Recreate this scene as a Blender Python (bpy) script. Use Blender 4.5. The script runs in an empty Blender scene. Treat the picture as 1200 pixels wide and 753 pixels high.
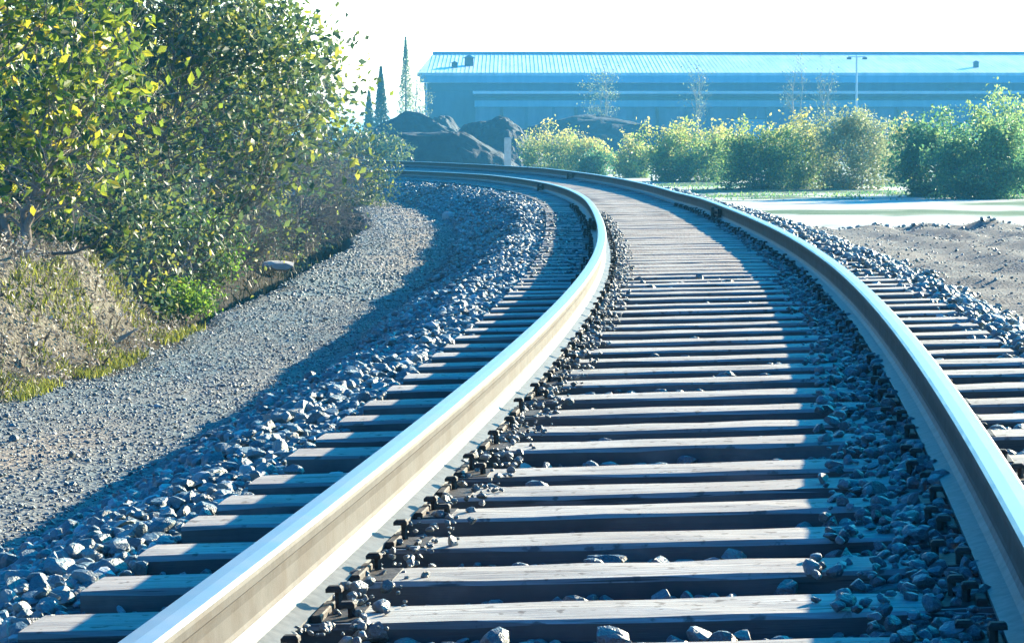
import bpy, math, random
import numpy as np
from mathutils import Vector, Matrix
rnd = random.Random(7)
rng = np.random.default_rng(7)
R = math.radians
scene = bpy.context.scene
col = scene.collection

# ---------------------------------------------------------------- camera, sky, sun, exposure
FPX = 2900.0                      # focal length in pixels of a 1200 wide picture
CZ = 0.983                        # camera height above the sleeper tops
HZ = 168.66                       # row of the horizon
cam_d = bpy.data.cameras.new('camera')
cam = bpy.data.objects.new('camera', cam_d)
col.objects.link(cam)
cam.location = (0, 0, CZ)
cam.rotation_euler = (R(90) - math.atan((376.5 - HZ) / FPX), 0, 0)
cam_d.sensor_width = 36
cam_d.lens = 36 * FPX / 1200
cam_d.clip_start = 0.05
cam_d.clip_end = 6000
scene.camera = cam

SUN_AZ = 47.0                     # degrees ahead of straight right
SUN_EL = 16.3
world = bpy.data.worlds.new('World')
scene.world = world
world.use_nodes = True
nt = world.node_tree
for n in list(nt.nodes): nt.nodes.remove(n)
wo = nt.nodes.new('ShaderNodeOutputWorld')
bg = nt.nodes.new('ShaderNodeBackground')
sky = nt.nodes.new('ShaderNodeTexSky')
sky.sky_type = 'NISHITA'
sky.sun_disc = False
sky.sun_elevation = R(SUN_EL)
sky.sun_rotation = R(90 - SUN_AZ)
sky.dust_density = 1.5
sky.ozone_density = 2.0
tc = nt.nodes.new('ShaderNodeTexCoord')
sp = nt.nodes.new('ShaderNodeSeparateXYZ')
rm = nt.nodes.new('ShaderNodeValToRGB')
rm.color_ramp.elements[0].position = 0.0
rm.color_ramp.elements[0].color = (2.2, 2.2, 2.3, 1)
rm.color_ramp.elements[1].position = 0.36
rm.color_ramp.elements[1].color = (0.0, 0.78, 1.26, 1)
e = rm.color_ramp.elements.new(0.060); e.color = (1.7, 2.0, 2.1, 1)
e = rm.color_ramp.elements.new(0.085); e.color = (0.6, 1.25, 1.5, 1)
e = rm.color_ramp.elements.new(0.16); e.color = (0.22, 0.82, 1.2, 1)
rm2 = nt.nodes.new('ShaderNodeValToRGB')
rm2.color_ramp.elements[0].position = 0.60; rm2.color_ramp.elements[0].color = (0.04, 0.36, 0.56, 1)
rm2.color_ramp.elements[1].position = 0.80; rm2.color_ramp.elements[1].color = (1, 1, 1, 1)
vd = nt.nodes.new('ShaderNodeVectorMath'); vd.operation = 'DOT_PRODUCT'; vd.inputs[1].default_value = (0.42, 0.40, 0.0)
va = nt.nodes.new('ShaderNodeMath'); va.operation = 'ADD'; va.inputs[1].default_value = 0.5
mx = nt.nodes.new('ShaderNodeMix'); mx.data_type = 'RGBA'; mx.blend_type = 'MULTIPLY'
mx.inputs[0].default_value = 1.0
nt.links.new(tc.outputs['Generated'], sp.inputs[0])
nt.links.new(sp.outputs['Z'], rm.inputs[0])
nt.links.new(sky.outputs[0], mx.inputs[6])
nt.links.new(rm.outputs[0], mx.inputs[7])
# the sky is palest on the side of the sun and a deep blue behind the camera
mx2 = nt.nodes.new('ShaderNodeMix'); mx2.data_type = 'RGBA'; mx2.blend_type = 'MULTIPLY'; mx2.inputs[0].default_value = 1.0
nt.links.new(tc.outputs['Generated'], vd.inputs[0]); nt.links.new(vd.outputs['Value'], va.inputs[0]); nt.links.new(va.outputs[0], rm2.inputs[0])
nt.links.new(mx.outputs[2], mx2.inputs[6]); nt.links.new(rm2.outputs[0], mx2.inputs[7])
nt.links.new(mx2.outputs[2], bg.inputs[0])
bg.inputs[1].default_value = 0.090
nt.links.new(bg.outputs[0], wo.inputs[0])

sun_d = bpy.data.lights.new('sun', 'SUN')
sun_d.energy = 5.0
sun_d.angle = R(0.6)
sun_d.color = (0.95, 0.79, 0.55)
sun = bpy.data.objects.new('sun', sun_d)
col.objects.link(sun)
sdir = Vector((math.cos(R(SUN_EL)) * math.cos(R(SUN_AZ)), math.cos(R(SUN_EL)) * math.sin(R(SUN_AZ)), math.sin(R(SUN_EL))))
sun.rotation_euler = sdir.to_track_quat('Z', 'Y').to_euler()
sun.location = (30, 10, 30)

scene.view_settings.view_transform = 'Standard'
scene.view_settings.look = 'None'
scene.view_settings.gamma = 1.0
scene.view_settings.exposure = 2.42
scene.render.engine = 'CYCLES'
scene.cycles.max_bounces = 6
scene.cycles.transparent_max_bounces = 6

# ---------------------------------------------------------------- helpers
def tag(o, label=None, cat=None, group=None, kind=None):
    if label: o['label'] = label
    if cat: o['category'] = cat
    if group: o['group'] = group
    if kind: o['kind'] = kind
    return o

def empty(name, loc=(0, 0, 0), rz=0.0):
    o = bpy.data.objects.new(name, None)
    o.empty_display_size = 0.2
    o.location = loc
    o.rotation_euler = (0, 0, rz)
    col.objects.link(o)
    return o

def mesh_np(name, V, F, mat=None, parent=None, attrs=None, smooth=False):
    """V (n,3), F (m,k) of one size"""
    V = np.asarray(V, dtype=np.float32); F = np.asarray(F, dtype=np.int32)
    me = bpy.data.meshes.new(name)
    k = F.shape[1]
    me.vertices.add(len(V)); me.vertices.foreach_set('co', V.ravel())
    me.loops.add(F.size); me.loops.foreach_set('vertex_index', F.ravel())
    me.polygons.add(len(F))
    me.polygons.foreach_set('loop_start', np.arange(0, F.size, k, dtype=np.int32))
    me.polygons.foreach_set('use_smooth', np.full(len(F), bool(smooth)))
    if attrs:
        for an, (dom, arr) in attrs.items():
            a = me.attributes.new(an, 'FLOAT', dom)
            a.data.foreach_set('value', np.asarray(arr, dtype=np.float32))
    me.update(calc_edges=True)
    me.validate()
    if mat: me.materials.append(mat)
    o = bpy.data.objects.new(name, me)
    col.objects.link(o)
    if parent: o.parent = parent
    return o

class MB:
    """collects polygons of any size into one mesh"""
    def __init__(s): s.v = []; s.f = []
    def add(s, vs, fs):
        n = len(s.v); s.v += [tuple(p) for p in vs]; s.f += [tuple(i + n for i in f) for f in fs]
    def box(s, x0, x1, y0, y1, z0, z1, M=None, bev=0.0):
        vs = [(x0, y0, z0), (x1, y0, z0), (x1, y1, z0), (x0, y1, z0)]
        fs = [(3, 2, 1, 0), (0, 1, 5, 4), (1, 2, 6, 5), (2, 3, 7, 6), (3, 0, 4, 7)]
        if bev > 0:
            vs += [(x0, y0, z1 - bev), (x1, y0, z1 - bev), (x1, y1, z1 - bev), (x0, y1, z1 - bev),
                   (x0 + bev, y0 + bev, z1), (x1 - bev, y0 + bev, z1), (x1 - bev, y1 - bev, z1), (x0 + bev, y1 - bev, z1)]
            fs += [(4, 5, 9, 8), (5, 6, 10, 9), (6, 7, 11, 10), (7, 4, 8, 11), (8, 9, 10, 11)]
        else:
            vs += [(x0, y0, z1), (x1, y0, z1), (x1, y1, z1), (x0, y1, z1)]
            fs += [(4, 5, 6, 7)]
        if M is not None: vs = [M @ Vector(p) for p in vs]
        s.add(vs, fs)
    def tube(s, pts, rads, n=6, cap=True):
        pts = [Vector(p) for p in pts]
        vs = []; fs = []
        for i, p in enumerate(pts):
            d = (pts[min(i + 1, len(pts) - 1)] - pts[max(i - 1, 0)])
            d = d.normalized() if d.length > 1e-9 else Vector((0, 0, 1))
            a = d.cross(Vector((0.3, 0.9, 0.2))); a.normalize(); b = d.cross(a)
            for k in range(n):
                t = 2 * math.pi * k / n
                vs.append(p + (a * math.cos(t) + b * math.sin(t)) * rads[i])
        for i in range(len(pts) - 1):
            for k in range(n):
                fs.append((i * n + k, i * n + (k + 1) % n, (i + 1) * n + (k + 1) % n, (i + 1) * n + k))
        if cap:
            fs.append(tuple(range(n))[::-1]); fs.append(tuple((len(pts) - 1) * n + k for k in range(n)))
        s.add(vs, fs)
    def build(s, name, mat, parent=None, smooth=False):
        me = bpy.data.meshes.new(name)
        me.from_pydata(s.v, [], s.f)
        me.update()
        if smooth:
            me.polygons.foreach_set('use_smooth', [True] * len(me.polygons))
        me.materials.append(mat)
        o = bpy.data.objects.new(name, me)
        col.objects.link(o)
        if parent: o.parent = parent
        return o

# ---------------------------------------------------------------- materials
def lin(c): return tuple(c) + (1,)
class NG:
    def __init__(s, name):
        s.m = bpy.data.materials.new(name); s.m.use_nodes = True
        s.t = s.m.node_tree; s.b = s.t.nodes['Principled BSDF']; s.o = s.t.nodes['Material Output']
        s.b.inputs['Roughness'].default_value = 0.85
        s.b.inputs['Specular IOR Level'].default_value = 0.3
        s.g = s.t.nodes.new('ShaderNodeNewGeometry')
    def link(s, a, b): s.t.links.new(a, b)
    def noise(s, scale, detail=4, rough=0.6, vec=None, stretch=None):
        n = s.t.nodes.new('ShaderNodeTexNoise'); n.inputs['Scale'].default_value = scale
        n.inputs['Detail'].default_value = detail; n.inputs['Roughness'].default_value = rough
        v = vec or s.g.outputs['Position']
        if stretch:
            mp = s.t.nodes.new('ShaderNodeMapping'); mp.inputs['Scale'].default_value = stretch
            s.link(v, mp.inputs['Vector']); v = mp.outputs[0]
        s.link(v, n.inputs['Vector'])
        return n.outputs['Fac']
    def vor(s, scale, feat='F1', out='Distance'):
        n = s.t.nodes.new('ShaderNodeTexVoronoi'); n.feature = feat; n.inputs['Scale'].default_value = scale
        s.link(s.g.outputs['Position'], n.inputs['Vector']); return n.outputs[out]
    def ramp(s, fac, stops):
        r = s.t.nodes.new('ShaderNodeValToRGB'); el = r.color_ramp.elements
        el[0].position = stops[0][0]; el[0].color = lin(stops[0][1])
        el[1].position = stops[-1][0]; el[1].color = lin(stops[-1][1])
        for p, c in stops[1:-1]:
            x = el.new(p); x.color = lin(c)
        s.link(fac, r.inputs[0]); return r.outputs[0]
    def mix(s, fac, a, b, mode='MIX'):
        m = s.t.nodes.new('ShaderNodeMix'); m.data_type = 'RGBA'; m.blend_type = mode
        if isinstance(fac, (int, float)): m.inputs[0].default_value = fac
        else: s.link(fac, m.inputs[0])
        for i, x in ((6, a), (7, b)):
            if isinstance(x, tuple): m.inputs[i].default_value = lin(x)
            else: s.link(x, m.inputs[i])
        return m.outputs[2]
    def math(s, op, a, b=0.0, c=None, clamp=False):
        m = s.t.nodes.new('ShaderNodeMath'); m.operation = op; m.use_clamp = clamp
        for i, x in enumerate((a, b) if c is None else (a, b, c)):
            if isinstance(x, (int, float)): m.inputs[i].default_value = x
            else: s.link(x, m.inputs[i])
        return m.outputs[0]
    def attr(s, name):
        a = s.t.nodes.new('ShaderNodeAttribute'); a.attribute_name = name; return a.outputs['Fac']
    def obj(s):
        t = s.t.nodes.new('ShaderNodeTexCoord'); return t.outputs['Object']
    def rand(s):
        t = s.t.nodes.new('ShaderNodeObjectInfo'); return t.outputs['Random']
    def bump(s, h, strength=0.4, dist=0.02):
        b = s.t.nodes.new('ShaderNodeBump'); b.inputs['Strength'].default_value = strength; b.inputs['Distance'].default_value = dist
        s.link(h, b.inputs['Height']); s.link(b.outputs[0], s.b.inputs['Normal'])
    def col(s, c):
        if isinstance(c, tuple): s.b.inputs['Base Color'].default_value = lin(c)
        else: s.link(c, s.b.inputs['Base Color'])
        return s

def m_plain(name, c1, c2, scale=3.0, rough=0.85, metal=0.0, bump=0.0):
    g = NG(name); n = g.noise(scale, 6)
    g.col(g.ramp(n, [(0.3, c1), (0.7, c2)]))
    g.b.inputs['Roughness'].default_value = rough; g.b.inputs['Metallic'].default_value = metal
    if bump: g.bump(n, bump, 0.02)
    return g.m

def m_sleeper():
    g = NG('weathered_timber'); o = g.obj(); r = g.rand()
    off = g.t.nodes.new('ShaderNodeVectorMath'); off.operation = 'ADD'
    sc = g.t.nodes.new('ShaderNodeCombineXYZ'); g.link(g.math('MULTIPLY', r, 77.0), sc.inputs[0]); g.link(g.math('MULTIPLY', r, 31.0), sc.inputs[1])
    g.link(o, off.inputs[0]); g.link(sc.outputs[0], off.inputs[1])
    v = off.outputs[0]
    grain = g.noise(1.0, 6, 0.65, v, (3.0, 60.0, 60.0))
    blot = g.noise(2.2, 5, 0.6, v)
    base = g.ramp(grain, [(0.25, (0.12, 0.112, 0.10)), (0.46, (0.34, 0.33, 0.30)), (0.75, (0.52, 0.505, 0.46))])
    base = g.mix(g.ramp(blot, [(0.38, (0.0, 0, 0)), (0.66, (0.75, 0.75, 0.75))]), base, (0.23, 0.21, 0.185))
    base = g.mix(g.math('MULTIPLY', r, 0.35), base, (0.27, 0.24, 0.22))
    spots = g.noise(26.0, 3, 0.5, v)
    base = g.mix(g.ramp(spots, [(0.60, (0, 0, 0)), (0.68, (0.8, 0.8, 0.8))]), base, (0.09, 0.075, 0.065))
    # flanks painted darker than the top, their shade put into the colour
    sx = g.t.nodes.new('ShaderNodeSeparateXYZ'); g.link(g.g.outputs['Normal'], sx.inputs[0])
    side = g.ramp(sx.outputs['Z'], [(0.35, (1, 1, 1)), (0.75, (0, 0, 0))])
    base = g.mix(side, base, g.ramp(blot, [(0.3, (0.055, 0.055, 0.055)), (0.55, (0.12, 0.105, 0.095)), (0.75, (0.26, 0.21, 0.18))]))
    crack = g.noise(1.0, 3, 0.8, v, (1.1, 34.0, 34.0))
    base = g.mix(g.ramp(crack, [(0.33, (0.85, 0.85, 0.85)), (0.37, (0, 0, 0))]), base, (0.045, 0.04, 0.035))
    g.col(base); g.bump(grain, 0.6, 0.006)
    return g.m

def m_stone(name, stops, sc=25):
    g = NG(name); a = g.attr('tint'); n = g.noise(sc, 4, 0.7)
    f = g.math('ADD', g.math('MULTIPLY', a, 0.8), g.math('MULTIPLY', n, 0.25))
    n2 = g.noise(sc * 4, 4, .7); c = g.ramp(f, stops); c = g.mix(g.ramp(n2, [(.5, (0, 0, 0)), (.7, (.6, .6, .6))]), c, (0.26, 0.25, 0.22))
    g.col(c); g.bump(g.math('ADD', n, g.math('MULTIPLY', n2, .5)), 0.8, 0.010)
    g.b.inputs['Roughness'].default_value = 0.5
    g.b.inputs['Specular IOR Level'].default_value = 0.6
    return g.m

def m_leaf(name, stops, trans=0.4):
    g = NG(name); a = g.attr('tint')
    c = g.ramp(a, stops); g.col(c)
    g.b.inputs['Roughness'].default_value = 0.5
    g.b.inputs['Specular IOR Level'].default_value = 0.35
    tr = g.t.nodes.new('ShaderNodeBsdfTranslucent'); g.link(c, tr.inputs[0])
    ms = g.t.nodes.new('ShaderNodeMixShader'); ms.inputs[0].default_value = trans
    g.link(g.b.outputs[0], ms.inputs[1]); g.link(tr.outputs[0], ms.inputs[2]); g.link(ms.outputs[0], g.o.inputs['Surface'])
    return g.m

def m_rail_dusty():
    g = NG('dusty_rail_steel'); n = g.noise(7.0, 6, 0.7); n2 = g.noise(60, 4, 0.6)
    c = g.ramp(n, [(0.3, (0.058, 0.056, 0.053)), (0.6, (0.094, 0.090, 0.085)), (0.75, (0.085, 0.068, 0.054))])
    st = g.noise(1.0, 5, .7, None, (14, 5, 2.5))
    c = g.mix(g.ramp(st, [(.46, (0, 0, 0)), (.62, (.5, .5, .5))]), c, (0.055, 0.040, 0.030))
    c = g.mix(g.math('MULTIPLY', n2, 0.35), c, (0.05, 0.043, 0.035))
    g.col(c); g.b.inputs['Specular IOR Level'].default_value = 0.12; g.b.inputs['Roughness'].default_value = 0.7; g.bump(n2, 0.15, 0.004)
    return g.m
def m_rail_head():
    g = NG('polished_rail_steel'); n = g.noise(9.0, 5, 0.6, None, (1, 1, 1))
    g.col(g.ramp(n, [(0.3, (0.20, 0.215, 0.225)), (0.7, (0.29, 0.30, 0.31))]))
    g.b.inputs['Metallic'].default_value = 0.45
    g.link(g.ramp(n, [(0.3, (0.30,) * 3), (0.7, (0.42,) * 3)]), g.b.inputs['Roughness'])
    return g.m

M_SLEEP = m_sleeper()
M_DUSTY = m_rail_dusty()
M_HEAD = m_rail_head()
M_FOOT = m_plain('pale_dusty_foot', (0.075, 0.08, 0.08), (0.15, 0.152, 0.148), 30, 0.6)
M_IRON = m_plain('rusty_dark_iron', (0.018, 0.016, 0.016), (0.07, 0.055, 0.047), 40, 0.7, 0.2, 0.3)
M_STONE = m_stone('ballast_stone', [(0.0, (0.03, 0.055, 0.065)), (0.35, (0.10, 0.155, 0.165)), (0.75, (0.20, 0.27, 0.27)), (0.92, (0.58, 0.59, 0.56)), (1.0, (0.62, 0.62, 0.58))])  # palest stops stand in for sun glints on the stone facets
M_DSTONE = m_stone('dark_ballast_stone', [(0.0, (0.035, 0.05, 0.055)), (0.5, (0.09, 0.12, 0.13)), (0.8, (0.15, 0.175, 0.18)), (1.0, (0.26, 0.27, 0.26))])  # darker stone colours than on the shoulders
M_PEB = m_stone('fine_gravel', [(0.0, (0.04, 0.075, 0.09)), (0.6, (0.11, 0.165, 0.18)), (1.0, (0.45, 0.49, 0.48))], 60)
M_BARK = m_plain('bark', (0.055, 0.045, 0.038), (0.15, 0.125, 0.105), 14, 0.9)
M_TWIG = m_plain('grey_twigs', (0.14, 0.13, 0.12), (0.34, 0.31, 0.28), 14, 0.9)
M_PALE = m_plain('pale_bare_wood', (0.22, 0.20, 0.17), (0.40, 0.37, 0.31), 2, 0.9)
M_CONC = m_plain('pale_concrete', (0.40, 0.37, 0.33), (0.55, 0.52, 0.47), 6, 0.85, 0, 0.2)

# ---------------------------------------------------------------- the track's line, measured from the photograph
SK = [0, 5, 10, 16, 24, 34, 46, 60, 75, 90, 120, 170]
KK = [.005406, .004476, .005147, .006082, .001673, .003527, .00482, .004939, .004688, .004373, .004355, .004355]
CK = [0, 15, 35, 60, 90, 170]; CV = [.080, .032, .002, .155, .30, .30]
ZK = [0, 30, 60, 90, 120, 170]; ZV = [0, .098, .049, -.09, -.19, -.3]
S = np.linspace(0, 170, 1701)
TH = 0.133292 - np.cumsum(np.interp(S, SK, KK)) * 0.1
TX = -0.101832 + np.cumsum(np.sin(TH)) * 0.1
TY = 2 + np.cumsum(np.cos(TH)) * 0.1
# straight on behind the camera
Sb = np.arange(-6, 0, 0.1)
TX = np.r_[TX[0] + Sb * math.sin(TH[0]), TX]; TY = np.r_[TY[0] + Sb * math.cos(TH[0]), TY]
TH = np.r_[np.full(len(Sb), TH[0]), TH]; S = np.r_[Sb, S]
def tr(s):
    return (np.interp(s, S, TX), np.interp(s, S, TY), np.interp(s, S, TH), np.interp(s, CK, CV), np.interp(s, ZK, ZV))
def base_z(s, t):
    """plane through the sleeper tops"""
    c = np.interp(s, CK, CV); z = np.interp(s, ZK, ZV)
    return z + c * (np.clip(t, -1.4, 1.4) / 1.505 + 0.5)
def place(s, t, z=0.0):
    X, Y, th, c, z0 = tr(s)
    return np.stack([X + t * np.cos(th), Y - t * np.sin(th), base_z(s, t) + z], -1)

def smooth01(x): x = np.clip(x, 0, 1); return x * x * (3 - 2 * x)
def lerp(a, b, f): return a + (b - a) * f
# cheap value noise
_perm = rng.random((256, 256))
def vnoise(x, y, sc):
    x = np.asarray(x) * sc; y = np.asarray(y) * sc
    xi = np.floor(x).astype(int); yi = np.floor(y).astype(int); fx = x - xi; fy = y - yi
    fx = fx * fx * (3 - 2 * fx); fy = fy * fy * (3 - 2 * fy)
    g = lambda a, b: _perm[a & 255, b & 255]
    return (g(xi, yi) * (1 - fx) * (1 - fy) + g(xi + 1, yi) * fx * (1 - fy) + g(xi, yi + 1) * (1 - fx) * fy + g(xi + 1, yi + 1) * fx * fy) * 2 - 1

def st_of(X, Y):
    """track coordinates of ground points"""
    X = np.asarray(X, float).ravel(); Y = np.asarray(Y, float).ravel()
    bs = np.zeros(len(X)); bt = np.zeros(len(X))
    cs = np.arange(0, len(S), 4)
    for a in range(0, len(X), 4000):
        x = X[a:a + 4000, None]; y = Y[a:a + 4000, None]
        d = (x - TX[cs]) ** 2 + (y - TY[cs]) ** 2
        i = cs[np.argmin(d, 1)]
        th = TH[i]; dx = X[a:a + 4000] - TX[i]; dy = Y[a:a + 4000] - TY[i]
        bs[a:a + 4000] = S[i] + dx * np.sin(th) + dy * np.cos(th)
        bt[a:a + 4000] = dx * np.cos(th) - dy * np.sin(th)
    return bs, bt

def ground(X, Y, s=None, t=None, masks=False):
    shp = np.shape(X)
    X = np.asarray(X, float).ravel(); Y = np.asarray(Y, float).ravel()
    if s is None: s, t = st_of(X, Y)
    n1 = vnoise(X, Y, 0.35); n2 = vnoise(X + 50, Y, 1.1); n3 = vnoise(X, Y + 90, 3.1); n4 = vnoise(X, Y, 8.0)
    b = base_z(s, t)
    full = smooth01((s - 12.0) / 5.0)
    bed = b - 0.062 + 0.010 * n4 + 0.012 * n3 + full * (0.058 - 0.007 * n4 - 0.009 * n3)
    # stones heaped up against the inside of the outer rail and a little by the inner one
    bed = bed + 0.045 * (1 - full) * smooth01((t - 0.3) / 0.3) * smooth01((0.8 - t) / 0.1)
    # left of the track
    farL = smooth01((Y - 70) / 30)
    gl = -0.55 + 0.02 * n2 + 0.03 * n1 - 0.35 * farL
    shL = smooth01((-t - 1.62 - 0.08 * n2) / 1.0)
    zl = lerp(b - 0.068 + 0.015 * n3 - 0.03 * smooth01((-t - 1.3) / 0.5), gl, np.clip((-t - 1.64 - 0.10 * n2) / .95, 0, 1))
    zl += 0.02 * n4 * smooth01((-t - 1.3) / 0.3) * (1 - shL) 
    ditch = smooth01((-t - 4.1 - 0.12 * n1) / 0.55)
    bankh = lerp(.70, 0.72, smooth01((Y - 19.8) / 1.5))
    rise = smooth01((-t - lerp(4.15, 4.9, smooth01((Y - 19.6) / 1.5))) / lerp(lerp(1.5, .7, smooth01((Y - 15) / 3)), 2.4, smooth01((Y - 19.6) / 2)))
    zl = zl + (-0.42 * ditch * smooth01((Y - 19.3) / 2.0) + bankh * rise * (1 - 0.6 * farL) + 0.10 * n2 * rise + 0.04 * n3 * ditch)
    # right of the track
    wR = np.interp(s, [0, 14, 30, 50, 70], [2.15, 2.25, 2.7, 3.5, 4.5])
    fr = smooth01((t - 1.35) / (wR - 1.35))
    dirt = -0.33 - 0.27 * smooth01((Y - 22) / 26.0) + 0.06 * n1 + 0.05 * n2 + 0.03 * n3 + .012 * n4 + .04 * np.sin((t - .06 * s + .5 * n1) * 5.5) * smooth01((t - wR - .5) / 1)
    # low ridge of clods along the edge of the lot
    rid = np.exp(-((Y - 45 - 1.5 * n1) / 1.6) ** 2) * smooth01((t - wR - 0.2) / 1.0) * (0.06 + 0.10 * n2 + 0.07 * n3)
    dirt = dirt + rid * (Y > 35)
    lot = -0.92 + 0.03 * n1
    zr = lerp(b - 0.03 + 0.015 * n3, lerp(dirt, lot, smooth01((Y - 46) / 14)), fr)
    z = np.where(t < -1.3, zl, np.where(t > 1.3, zr, bed))
    # blend across the sleeper ends
    z = np.where(np.abs(np.abs(t) - 1.3) < 0.05, np.minimum(z, b - 0.04), z)
    # far behind everything: level land
    f = smooth01((np.abs(t) - 25) / 30)
    z = lerp(z, -0.95, f * smooth01((Y - 60) / 60))
    z = np.where(Y < 1.0, np.minimum(z, 0.0), z)
    if not masks: return z.reshape(shp)
    m = {}
    m['ballast'] = np.clip(smooth01((t + 2.65 + 0.1 * n2) / 0.25) * smooth01((wR - 0.15 + 0.25 * n2 - t) / 0.4), 0, 1)
    m['tan'] = (t < 0) * np.maximum(np.exp(-((t + 3.35) / .35) ** 2) * smooth01((15 - Y) / 3), np.exp(-((t + 3.2) / .5) ** 2) * smooth01((Y - 26) / 6)) * np.clip(.75 + .5 * n2, 0, 1)
    m['dust'] = smooth01((s - 11.0) / 5.0) * smooth01((0.62 + .05 * n3 - np.abs(t + .03)) / 0.12) * (0.85 + .15 * n4)
    m['gravel'] = smooth01((t + 4.2 + 0.15 * n1 + 0.1 * n2) / 0.25) * (t < 0)
    m['lot'] = smooth01((Y - 47.5 - 1.5 * n1 + 1.0 * n2) / 1.5) * (t > 0) * smooth01((t - 3) / 1.5)
    m['grass'] = smooth01((Y - 62 - 4 * n1) / 4.0) * (t > 5) * smooth01((vnoise(X * .5 + 11, Y, .13) * 1.3 + n1 * 0.4 + n2 * 0.3 + .1) / 0.4)  # grass patches that also paint the shrubs' shadows on the lot
    m['bank'] = smooth01((-t - 4.2) / 0.3) * smooth01((20.6 + 0.5 * n2 - Y) / .8)
    return z.reshape(shp), m

# ---------------------------------------------------------------- ground sheet
def axis(parts):
    out = []
    for a, b, st in parts: out += list(np.arange(a, b, st))
    return out
ys = axis([(-6, 3, 0.5), (3, 14, 0.09), (14, 30, 0.16), (30, 60, 0.3), (60, 120, 0.6)])
y = 120.0
while y < 3500: ys.append(y); y += 2 + (y - 120) * 0.08
xs = axis([(-9, -4.6, 0.16), (-4.6, 4.6, 0.10), (4.6, 12, 0.25)])
x = 12.0; L1 = []; st = 0.5
while x < 2500: L1.append(x); x += st; st *= 1.12
x = -9.0; L2 = []; st = 0.3
while x > -2500: x -= st; st *= 1.12; L2.append(x)
xs = sorted(L2) + xs + L1
GX, GY = np.meshgrid(np.array(xs), np.array(ys))
gz, gm = ground(GX, GY, masks=True)
nx, ny = len(xs), len(ys)
idx = np.arange(nx * ny).reshape(ny, nx)
F = np.stack([idx[:-1, :-1], idx[:-1, 1:], idx[1:, 1:], idx[1:, :-1]], -1).reshape(-1, 4)

def m_ground():
    g = NG('ground_cover')
    n1 = g.noise(0.8, 5, 0.6); n2 = g.noise(9, 5, 0.65); n3 = g.noise(55, 4, 0.7); v = g.vor(38); v2 = g.vor(20, out='Color')
    soil = g.ramp(n2, [(0.3, (0.018, 0.018, 0.016)), (0.55, (0.05, 0.042, 0.03)), (0.75, (0.035, 0.045, 0.02))])
    ball = g.ramp(v2, [(0.1, (0.03, 0.037, 0.04)), (0.6, (0.08, 0.095, 0.10)), (0.95, (0.22, 0.24, 0.24))])
    grav = g.ramp(g.noise(48, 5, 0.8), [(0.36, (0.03, 0.065, 0.08)), (0.5, (0.09, 0.14, 0.155)), (0.66, (0.34, 0.40, 0.40))])
    grav = g.mix(g.ramp(n1, [(0.42, (0, 0, 0)), (0.62, (0.75, 0.75, 0.75))]), grav, g.ramp(n3, [(0.3, (0.15, 0.15, 0.135)), (0.7, (0.27, 0.26, 0.235))]))
    dirt = g.ramp(g.noise(30, 6, .75), [(0.36, (0.045, 0.05, 0.052)), (0.5, (0.13, 0.13, 0.125)), (0.66, (0.33, 0.32, 0.30))])
    dirt = g.mix(g.ramp(g.noise(0.5, 5), [(0.4, (0, 0, 0)), (0.6, (0.8, 0.8, 0.8))]), dirt, g.ramp(n2, [(0.3, (0.08, 0.078, 0.072)), (0.7, (0.25, 0.225, 0.20))]))
    lot = g.ramp(g.noise(0.6, 6, 0.6, None, (0.4, 1, 1)), [(0.3, (0.33, 0.36, 0.29)), (0.5, (0.47, 0.49, 0.43)), (0.7, (0.58, 0.59, 0.54))])
    grass = g.ramp(n2, [(0.3, (0.03, 0.09, 0.05)), (0.7, (0.09, 0.17, 0.08))])  # grass green toned to shadow teal, shrub shade put into it
    bank = g.ramp(n3, [(0.3, (0.06, 0.055, 0.04)), (0.7, (0.19, 0.17, 0.13))])
    sx = g.t.nodes.new('ShaderNodeSeparateXYZ'); g.link(g.g.outputs['Position'], sx.inputs[0])
    left = g.attr('leftside')
    c = g.mix(left, dirt, soil)
    c = g.mix(g.attr('gravel'), c, grav)
    c = g.mix(g.attr('tan'), c, g.ramp(n3, [(0.3, (0.17, 0.145, 0.11)), (0.7, (0.36, 0.31, 0.25))]))
    c = g.mix(g.attr('lot'), c, lot)
    c = g.mix(g.attr('grass'), c, grass)
    c = g.mix(g.attr('bank'), c, bank)
    c = g.mix(g.attr('ballast'), c, ball)
    c = g.mix(g.attr('dust'), c, g.ramp(n3, [(0.3, (0.15, 0.13, 0.12)), (0.7, (0.32, 0.29, 0.27))]))
    g.col(c)
    h = g.math('ADD', g.math('MULTIPLY', n3, 0.5), g.math('MULTIPLY', v, 0.8))
    g.bump(h, 0.7, 0.02)
    g.b.inputs['Roughness'].default_value = 0.95
    g.b.inputs['Specular IOR Level'].default_value = 0.1
    return g.m
gs, gt = st_of(GX, GY)
att = {k: ('POINT', v_) for k, v_ in gm.items()}
att['leftside'] = ('POINT', smooth01((-gt - 3.2) / 0.8))
go = mesh_np('ground', np.stack([GX.ravel(), GY.ravel(), gz.ravel()], -1), F, m_ground(), attrs=att, smooth=True)
tag(go, kind='structure')

def pix(px, Y, z=None):
    """world point at distance Y under picture column px"""
    X = (px - 600) * Y / FPX
    return (X, Y, float(ground(np.array([X]), np.array([Y]))[0]) if z is None else z)
def zrow(py, Y): return CZ - (py - HZ) * Y / FPX

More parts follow.
